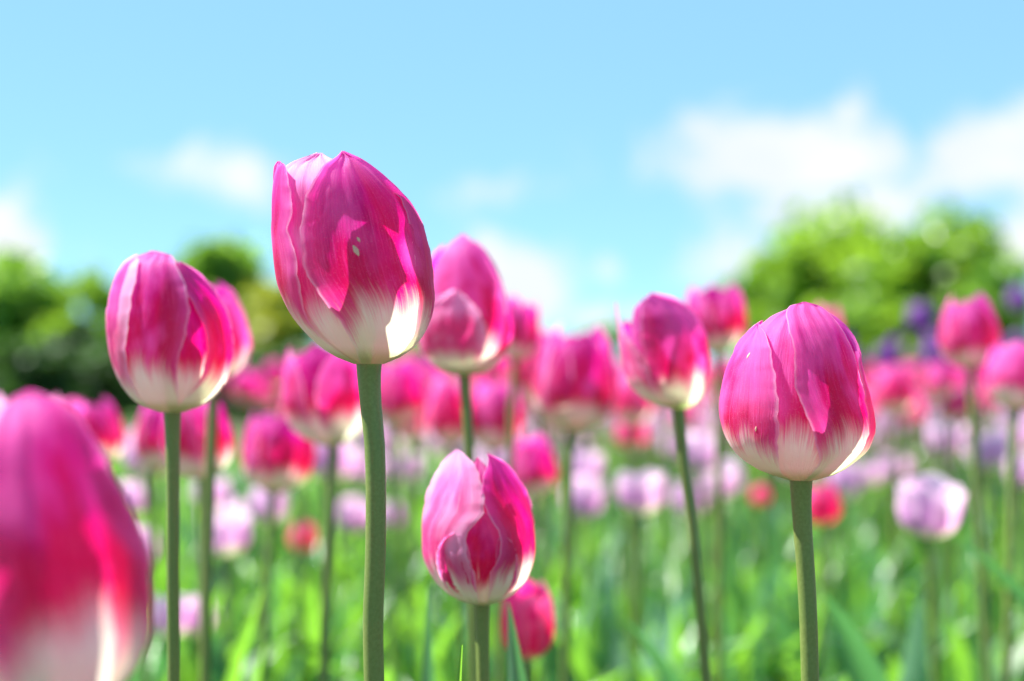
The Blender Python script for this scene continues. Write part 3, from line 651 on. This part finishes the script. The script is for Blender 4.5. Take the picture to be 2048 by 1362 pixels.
# photographed tulips that can be told apart: (x, top, foot, depth, shape, colour, label)
KNOWN = [
 (428, 562, 765, .80, 'egg', 'pink_wide', 'pink tulip half hidden behind the right side of the left centre tulip', 100),
 (668, 680, 890, .82, 'goblet', 'pink_wide', 'pink tulip low behind the foot of the tallest bloom, left of its stem', 20),
 (790, 715, 850, 1.25, 'egg', 'pink', 'pink tulip just right of the tallest bloom\'s stem', 60),
 (1030, 590, 720, 1.0, 'tall', 'pink', 'narrow pink tulip peeping out right of the one behind the tallest bloom', 10),
 (1140, 645, 860, .95, 'egg', 'pink', 'very blurred deep magenta tulip in the centre gap below the clouds', 30),
 (1078, 650, 800, 1.3, 'egg', 'pink_b', 'pale pink tulip left of the blurred magenta centre one', 77),
 (1435, 565, 705, 1.02, 'goblet', 'pink', 'leaning pink tulip above and right of the spiky petalled one', 44),
 (1940, 585, 735, 1.0, 'egg', 'pink', 'tall pink tulip near the right edge against the trees', 15),
 (2028, 680, 820, .95, 'goblet', 'pink', 'pink tulip cut by the right edge', 70),
 (1645, 608, 690, 1.5, 'egg', 'pink_b', 'small pink tulip tip showing behind the sharp right tulip', 5),
 (405, 775, 955, .86, 'egg', 'pink_wide', 'pink tulip directly below the left centre bloom, right of its stem', 95),
 (548, 820, 985, 1.0, 'goblet', 'pink', 'pink tulip with bright cream foot between left centre and tallest stems', 40),
 (1065, 865, 990, 1.15, 'egg', 'pink_wide', 'pink tulip with glowing foot behind the low middle bloom', 50),
 (205, 795, 930, 1.1, 'egg', 'pink', 'pink tulip right behind the huge corner tulip', 30),
 (118, 790, 920, 1.25, 'egg', 'pink_b', 'rose tulip top showing over the huge corner tulip', 81),
 (290, 850, 960, 1.5, 'goblet', 'lilac', 'soft pink tulip left of the left centre stem', 12),
 (310, 800, 940, 1.1, 'tall', 'pink', 'narrow pink tulip immediately left of the left centre stem', 61),
 (600, 770, 870, 1.4, 'egg', 'pink_b', 'small rose tulip left of the one behind the tallest stem', 22),
 (905, 750, 890, 1.2, 'tall', 'pink_b', 'pale pink tulip left of the dark stem below the second tall bloom', 33),
 (985, 755, 900, 1.2, 'egg', 'pink', 'magenta tulip right of the dark stem below the second tall bloom', 14),
 (820, 790, 880, 1.6, 'egg', 'pink_b', 'small rose tulip between the tallest stem and the dark thin stem', 6),
 (1270, 745, 850, 1.5, 'egg', 'pink_b', 'rose tulip under the left side of the spiky petalled bloom', 91),
 (1265, 820, 900, 1.7, 'egg', 'pink_b', 'small bright pink tulip low under the spiky petalled bloom', 8),
 (1440, 710, 790, 1.6, 'egg', 'pink_b', 'small rose tulip between spiky petalled bloom and sharp right tulip', 66),
 (1795, 725, 830, 1.6, 'egg', 'pink_b', 'bright pink tulip just right of the sharp right tulip', 16),
 (1885, 720, 800, 1.6, 'egg', 'pink', 'pink tulip below left of the tall right edge tulip', 56),
 (1915, 765, 850, 1.6, 'egg', 'pink_b', 'hot pink tulip low beneath the tall right edge tulip', 36),
 (1056, 1158, 1318, .80, 'tall', 'red', 'crimson tulip low behind the short middle bloom beside a dark leaf', 20),
 (1650, 965, 1050, 1.3, 'goblet', 'red', 'crimson tulip peeping out below the sharp right bloom beside its stem', 48),
 (605, 1040, 1105, 1.7, 'egg', 'red', 'small crimson tulip low left of the tallest stem', 28),
 (1140, 965, 1008, 2.2, 'egg', 'red', 'tiny crimson bud right of the low middle bloom', 9),
 (1520, 968, 1012, 2.0, 'egg', 'red', 'slim crimson bud just left of the sharp right tulip\'s stem', 9),
 (460, 1025, 1112, 1.25, 'cup', 'lilac', 'open pale lilac tulip right of the left centre stem', 39),
 (535, 965, 1050, 1.5, 'goblet', 'lilac', 'pale lilac tulip above right of the open lilac one at left', 19),
 (1855, 955, 1075, 1.05, 'cup', 'lilac', 'large open pale lilac tulip at lower right with a yellow foot', 59),
 (1285, 940, 1030, 1.35, 'cup', 'lilac', 'pale lilac tulip with cream foot left of the long thin right stem', 7),
 (1395, 860, 945, 1.5, 'goblet', 'lilac', 'pale lilac tulip right beside the long thin stem', 74),
 (1430, 920, 1000, 1.6, 'cup', 'lilac', 'lilac tulip between long thin stem and sharp right stem', 24),
 (1895, 840, 915, 1.8, 'cup', 'lilac', 'white lilac tulip below the pink cluster at right', 4),
 (1980, 865, 945, 1.6, 'cup', 'lilac', 'white lilac tulip right of the pink cluster near the right edge', 64),
 (2045, 905, 975, 1.5, 'goblet', 'lilac', 'lilac tulip cut by the right edge', 4),
 (1170, 900, 970, 1.9, 'cup', 'lilac', 'pale lilac tulip right of the low middle bloom\'s top', 4),
 (650, 860, 960, 1.5, 'goblet', 'lilac', 'pale lilac tulip left of the tallest stem under the pink one', 84),
 (340, 1190, 1275, 1.25, 'cup', 'lilac', 'lilac tulip crossed by the left centre stem, low down', 34),
 (393, 1190, 1275, 1.3, 'goblet', 'lilac', 'pale narrow tulip right of the left centre stem, low down', 34),
 (280, 1050, 1130, 1.4, 'goblet', 'lilac', 'pale lilac tulip left of the left centre stem', 34),
 (265, 960, 1030, 1.6, 'goblet', 'lilac', 'pale lilac tulip above another beside the huge corner tulip', 31),
 (425, 955, 1020, 1.7, 'cup', 'lilac', 'small lilac tulip right under the pink one of the left pair', 3),
 (780, 1000, 1060, 1.9, 'goblet', 'lilac', 'small faint lilac tulip right of the tallest stem', 2),
 (810, 905, 965, 2.0, 'cup', 'lilac', 'small lilac tulip between tallest stem and the dark thin stem', 2),
 (1845, 600, 665, 2.6, 'egg', 'purple', 'violet tulip against the trees left of the tall right edge tulip', 12),
 (1775, 685, 740, 2.8, 'goblet', 'purple', 'violet tulip just above the bright pink one right of the sharp tulip', 12),
 (1860, 685, 735, 2.8, 'goblet', 'purple', 'dark violet tulip below the highest violet one', 42),
 (1715, 700, 740, 3.2, 'goblet', 'purple', 'violet tulip touching the right side of the sharp right bloom', 42),
 (850, 770, 815, 3.0, 'goblet', 'purple', 'violet tulip between the tallest stem and the dark thin stem', 42),
 (2040, 570, 625, 3.0, 'egg', 'purple', 'violet tulip cut by the right edge beside trees', 42),
]
for (px, top, bot, Y, kind, c, lab, rot) in KNOWN:
    if c == 'lilac0': c, kind = 'lilac', 'goblet'
    g = {'pink': GP, 'pink_wide': GP, 'pink_b': GP, 'lilac': GL, 'red': GR, 'purple': GV}[c]
    place(px, top, bot, Y, kind, c, lab, g, True, rot)

# the rest of the bed: small blurred tulips that nothing tells apart
taken = [(k[0], (k[1] + k[2]) / 2) for k in KNOWN]
def scatter(n, c, ylo, yhi, zlo, zhi, hlo, hhi, label, group, kinds, seed, avoid=26, xlim=None, nleaf=1):
    rr = random.Random(seed); done = 0; tries = 0
    while done < n and tries < n * 30:
        tries += 1
        Y = math.sqrt(rr.uniform(ylo ** 2, yhi ** 2))
        px = rr.uniform(-120, 2170); h = rr.uniform(hlo, hhi); z = rr.uniform(zlo, zhi)
        if px < 640 and Y > 2.9: continue
        bot = HZ + (CZ - z) / Y * FPX; top = bot - h / Y * FPX
        if px < 330 and top < 795: continue
        if xlim and not xlim(px, rr): continue
        if any(abs(px - a) < avoid and abs((top + bot) / 2 - b) < avoid for a, b in taken): continue
        taken.append((px, (top + bot) / 2))
        place(px, top, bot, Y, rr.choice(kinds), c if isinstance(c, str) else rr.choice(c), label, group, False, nleaf=nleaf)
        done += 1
scatter(128, ('pink', 'pink_wide', 'pink_b'), 2.0, 5.0, .38, .47, .052, .066, 'small soft-focus pink tulip in the crowded middle of the bed', GP, ('egg', 'tall', 'goblet'), 1, 14)
scatter(78, 'lilac', 1.8, 4.3, .25, .36, .045, .058, 'small soft-focus pale lilac tulip low in the crowded bed', GL, ('cup', 'goblet'), 2, 14)
scatter(24, 'purple', 3.2, 5.5, .48, .54, .05, .058, 'small soft-focus violet tulip far back in the bed', GV, ('egg', 'goblet'), 3, 14, lambda px, r: px > 1650 or 760 < px < 1000)

# far part of the bed: an uncountable band of blooms
def bloom_mass(name, c, n, ylo, yhi, zlo, zhi, seed, label):
    rr = np.random.default_rng(seed)
    V0, U0 = [], []
    vs = [proto_head(k, 50 + i) for i, k in enumerate(('egg', 'cup', 'goblet'))]
    Vs, Us, Fs = [], [], []; off = 0
    F1 = np.concatenate([grid_faces(7, 5, i * 35) for i in range(6)])
    lo = []
    for h in vs:
        Va = np.concatenate([q[0].reshape(20, 11, 3)[[0, 2, 5, 9, 13, 16, 19]][:, [0, 3, 5, 7, 10]].reshape(-1, 3) for q in h])
        Ua = np.concatenate([q[1].reshape(20, 11, 2)[[0, 2, 5, 9, 13, 16, 19]][:, [0, 3, 5, 7, 10]].reshape(-1, 2) for q in h]); lo.append((Va, Ua))
    for i in range(n):
        Y = math.sqrt(rr.uniform(ylo ** 2, yhi ** 2)); x = rr.uniform(-.03, .42) * Y; z = rr.uniform(zlo, zhi); s = rr.uniform(.048, .062)
        Va, Ua = lo[rr.integers(3)]
        a = rr.uniform(0, 6.28); ca, sa = math.cos(a), math.sin(a)
        Vs.append(np.stack([Va[:, 0] * ca - Va[:, 1] * sa, Va[:, 0] * sa + Va[:, 1] * ca, Va[:, 2]], 1) * s + np.array([x, Y, z])); Us.append(Ua)
        Fs.append(F1 + off); off += len(Va)
    o = link(name, mesh(name, np.concatenate(Vs), np.concatenate(Fs), np.concatenate(Us)), M[c])
    tag(o, label, 'tulips', None, 'stuff')
bloom_mass('pink_tulip_blooms', 'pink_b', 1700, 3.9, 11, .37, .46, 5, 'distant blur of pink tulip blooms at the far end of the bed')
bloom_mass('lilac_tulip_blooms', 'lilac', 800, 3.4, 9, .29, .38, 6, 'distant blur of lilac tulip blooms at the far end of the bed')

# leaf cover of the bed
def leaf_mass(n, seed, mat, name, label):
    rr = np.random.default_rng(seed)
    Vs, Fs, Us = [], [], []; off = 0
    for i in range(n):
        Y = math.sqrt(rr.uniform(0.72 ** 2, 6.5 ** 2)) if i % 3 else math.sqrt(rr.uniform(0.72 ** 2, 2.4 ** 2))
        x = rr.uniform(-.44, .44) * Y + rr.uniform(-.1, .1)
        L = rr.uniform(.13, .29) * (1 if rr.random() < .9 else 1.15)
        V, F, uv = leaf_arrays(L, rr.uniform(*((.010, .022) if i % 2 else (.018, .046))) * (1.25 if Y < 1.7 else 1), R(rr.uniform(1, 22)), rr.uniform(0, 6.28), rr.uniform(-1, 1), R(rr.uniform(5, 75)), 9, 4, rr.uniform(.1, .5), (x, Y, 0), .3, rr.uniform(0, 6))
        Vs.append(V); Fs.append(F + off); Us.append(uv); off += len(V)
    o = link(name, mesh(name, np.concatenate(Vs), np.concatenate(Fs), np.concatenate(Us)), M[mat])
    tag(o, label, 'leaves', None, 'stuff')
leaf_mass(5200, 11, 'leaf', 'tulip_leaves', 'dense bright green tulip leaves covering the bed')
leaf_mass(1500, 12, 'leaf_cool', 'bluish_tulip_leaves', 'bluish green tulip leaves mixed through the bed')

# single leaves that stand out near the camera
def lone_leaf(tip, Y, width, az, lean, droop, label, mat='leaf', fold=.4, twist=0.0):
    """a leaf of its own whose tip shows at photo position tip"""
    t = at(tip[0], tip[1], Y)
    k = np.linspace(0, 1, 26); L = 0.3
    for _ in range(12):
        ang = lean + droop * k ** 1.6
        hz = np.sum(np.cos(ang[:-1])) * L / 25; L *= (t.z - 0.004) / hz
    rx = np.sum(np.sin(ang[:-1])) * L / 25
    bx, by = t.x - rx * math.cos(az), t.y - rx * math.sin(az)
    V, F, uv = leaf_arrays(L, width, lean, az, twist, droop, 26, 11, fold)
    o = link('tulip_leaf', mesh('tulip_leaf', V, F, uv), M[mat], None, (bx, by, 0.004))
    return tag(o, label, 'leaf', 'single tulip leaves standing up in front')
lone_leaf((924, 1290), .50, .013, R(-70), R(4), R(7), 'sharp thin leaf tip with red edge just left of the low middle stem', 'leaf', .9)
lone_leaf((1016, 1205), .62, .030, R(-112), R(7), R(8), 'dark green upright blade right of the low middle stem', 'leaf_cool', .5)
lone_leaf((1645, 1185), .85, .046, R(235), R(10), R(45), 'wide pale leaf arching just right of the sharp right stem', 'leaf_cool')
lone_leaf((1900, 1070), .9, .038, R(212), R(12), R(52), 'long pale leaf slanting up at lower right', 'leaf_cool')
lone_leaf((530, 1165), .95, .020, R(-50), R(12), R(22), 'yellow green leaf leaning right between left centre and tallest stems', 'leaf')
lone_leaf((855, 1170), .72, .018, R(-90), R(2), R(6), 'upright pale leaf left of the low middle stem', 'leaf_cool')
lone_leaf((1240, 1230), .85, .032, R(230), R(12), R(42), 'dark leaf blade left of the long thin right stem', 'leaf_cool')

# ------------------------------------------------------------------ trees
def limb(a, b, r0, r1, n=6):
    pts = np.linspace(a, b, 6); pts[1:-1] += rng.normal(0, np.linalg.norm(np.array(b) - np.array(a)) * .02, (4, 3))
    return pts, np.linspace(r0, r1, 6)

def tree(name, px, top, Y, width_px, mat, label, base_gap=0.12, n=5000, leaf=0.10, blobs=14, seed=1, group='trees behind the bed', conifer=False, low=0.0, thin=0.0):
    rr = np.random.default_rng(seed)
    t = at(px, top, Y); H = t.z; x0 = t.x; W = width_px / FPX * Y / 2
    root = empty(name, (x0, Y, 0), label, 'tree', group)
    # trunk and limbs in one mesh
    Vs, Fs = [], []; off = 0
    def addtube(pts, rad, nn=8):
        nonlocal off
        me = tube_mesh('t', pts, rad, nn)
        v = np.zeros(len(me.vertices) * 3, dtype=np.float32); me.vertices.foreach_get('co', v)
        f = np.array([p.vertices[:] for p in me.polygons]); Vs.append(v.reshape(-1, 3)); Fs.append(f + off); off += len(me.vertices); bpy.data.meshes.remove(me)
    addtube(*limb((0, 0, -.1), (W * .05, 0, H * .8), H * .035, H * .010))
    cen = []
    if conifer:
        for i in range(blobs):
            f = i / (blobs - 1); z = H * (0.10 + .86 * f); r = W * (1 - f) * .8 + .05
            cen.append((rr.normal(0, W * .05), rr.normal(0, W * .05), z, r, H * .09))
    else:
        for i in range(blobs):
            a = rr.uniform(0, 6.28); f = rr.uniform(0, 1.1) ** .7; zc = base_gap + (1 - base_gap) * rr.uniform(.12, .84)
            wz = math.sqrt(max(0.08, 1 - ((zc - .52) / .52) ** 2))
            rad = f * W * .74 * wz
            cen.append((math.cos(a) * rad, math.sin(a) * rad * .8, H * zc, W * rr.uniform(.14, .34), H * rr.uniform(.06, .13)))
        cen.append((W * .1, 0, H * .90, W * .36, H * .10))
    for c in cen[:10]:
        if not conifer: addtube(*limb((0, 0, H * rr.uniform(.15, .5)), (c[0] * .9, c[1] * .9, c[2]), H * .012, H * .003), 6)
    link('trunk', mesh('trunk', np.concatenate(Vs), np.concatenate(Fs)), M['bark'], root)
    # crown: leaf sized faces spread on and inside the clumps
    per = n // len(cen); P = []
    for (cx, cy, cz, rx, rz) in cen:
        d_ = rr.normal(size=(per, 3)); d_ /= np.linalg.norm(d_, axis=1)[:, None]
        rad = (rr.uniform(.15, 1.0, per) ** .5 + rr.exponential(.20, per)) * (1 + .16 * np.sin(5 * d_[:, 0] + cx * 7) + .14 * np.sin(6 * d_[:, 2] + cy * 5)) * rr.uniform(.85, 1.12, per)
        P.append(np.stack([cx + d_[:, 0] * rx * rad, cy + d_[:, 1] * rx * rad, cz + d_[:, 2] * rz * rad], 1))
    P = np.concatenate(P); P = P[P[:, 2] > low]
    m = len(P)
    e1 = rr.normal(size=(m, 3)); e1 /= np.linalg.norm(e1, axis=1)[:, None]
    nn = rr.normal(size=(m, 3)) + np.array([0, 0, 1.1]); e2 = np.cross(nn, e1); e2 /= np.linalg.norm(e2, axis=1)[:, None]
    sz = leaf * rr.uniform(.6, 1.3, m)[:, None]
    V = np.stack([P - e1 * sz, P + e2 * sz * .55, P + e1 * sz, P - e2 * sz * .55], 1).reshape(-1, 3)
    F = np.arange(m * 4).reshape(-1, 4)
    link('crown', mesh('crown', V, F, None, False), M[mat], root)
    return root

tree('tree', 1655, 405, 26, 410, 'tree_bright', 'bright green leafy tree at right, left one of the sunlit pair', .0, 2400, .17, 30, 1)
tree('tree', 1860, 412, 24, 420, 'tree_bright', 'bright green leafy tree at right, right one of the sunlit pair', .0, 2700, .17, 34, 2)
tree('tree', 1985, 520, 21, 220, 'tree_mid', 'darker green tree at the right edge behind the tall pink tulip', .0, 2200, .14, 20, 3)
tree('tree', 1515, 535, 30, 190, 'tree_mid', 'low grey green tree left of the sunlit pair', .0, 1100, .17, 15, 4)
tree('shrub', 1720, 600, 19, 420, 'tree_bright', 'wide low bright shrub under the sunlit pair of trees', .0, 3600, .13, 27, 5)
tree('tree', 1210, 655, 60, 200, 'tree_mid', 'far low bluish tree in the centre gap', .0, 1200, .36, 13, 6)
tree('tree', 10, 505, 20, 330, 'tree_mid', 'mid green tree at the left edge', .0, 3000, .15, 27, 7)
tree('tree', 165, 555, 17, 230, 'tree_bright', 'slim brighter tree between left edge and left centre tulip', .0, 2300, .12, 20, 8)
tree('tree', 425, 475, 22, 300, 'tree_mid', 'tall rounded green tree rising behind the left centre tulip', .0, 3800, .15, 27, 9)
tree('tree', 285, 585, 20, 260, 'tree_mid', 'lower green tree directly behind the left centre tulip', .0, 2600, .15, 22, 19)
tree('shrub', 545, 565, 15, 330, 'tree_yellow', 'yellow green bush beside the tallest bloom at left', .1, 3300, .10, 23, 10)
tree('conifer', 170, 650, 14, 200, 'tree_dark', 'dark conifer low behind the left tulips', .0, 3800, .085, 14, 11, conifer=True)
tree('shrub', 330, 670, 13.5, 360, 'tree_dark', 'dark evergreen shrub behind the left centre stem', .0, 3000, .09, 27, 12)
tree('shrub', 40, 680, 13.5, 330, 'tree_dark', 'dark evergreen shrub at the left edge', .0, 2800, .09, 23, 13)
tree('shrub', 560, 700, 14, 330, 'tree_dark', 'dark low shrub left of the tallest stem', .0, 2800, .09, 23, 14)
tree('shrub', 810, 680, 16, 260, 'tree_mid', 'green bush right of the tallest stem under its bloom', .0, 2200, .10, 20, 15)
tree('conifer', 1905, 620, 18, 160, 'tree_dark', 'dark slim conifer behind the violet tulips at right', .0, 2400, .09, 12, 16, conifer=True)
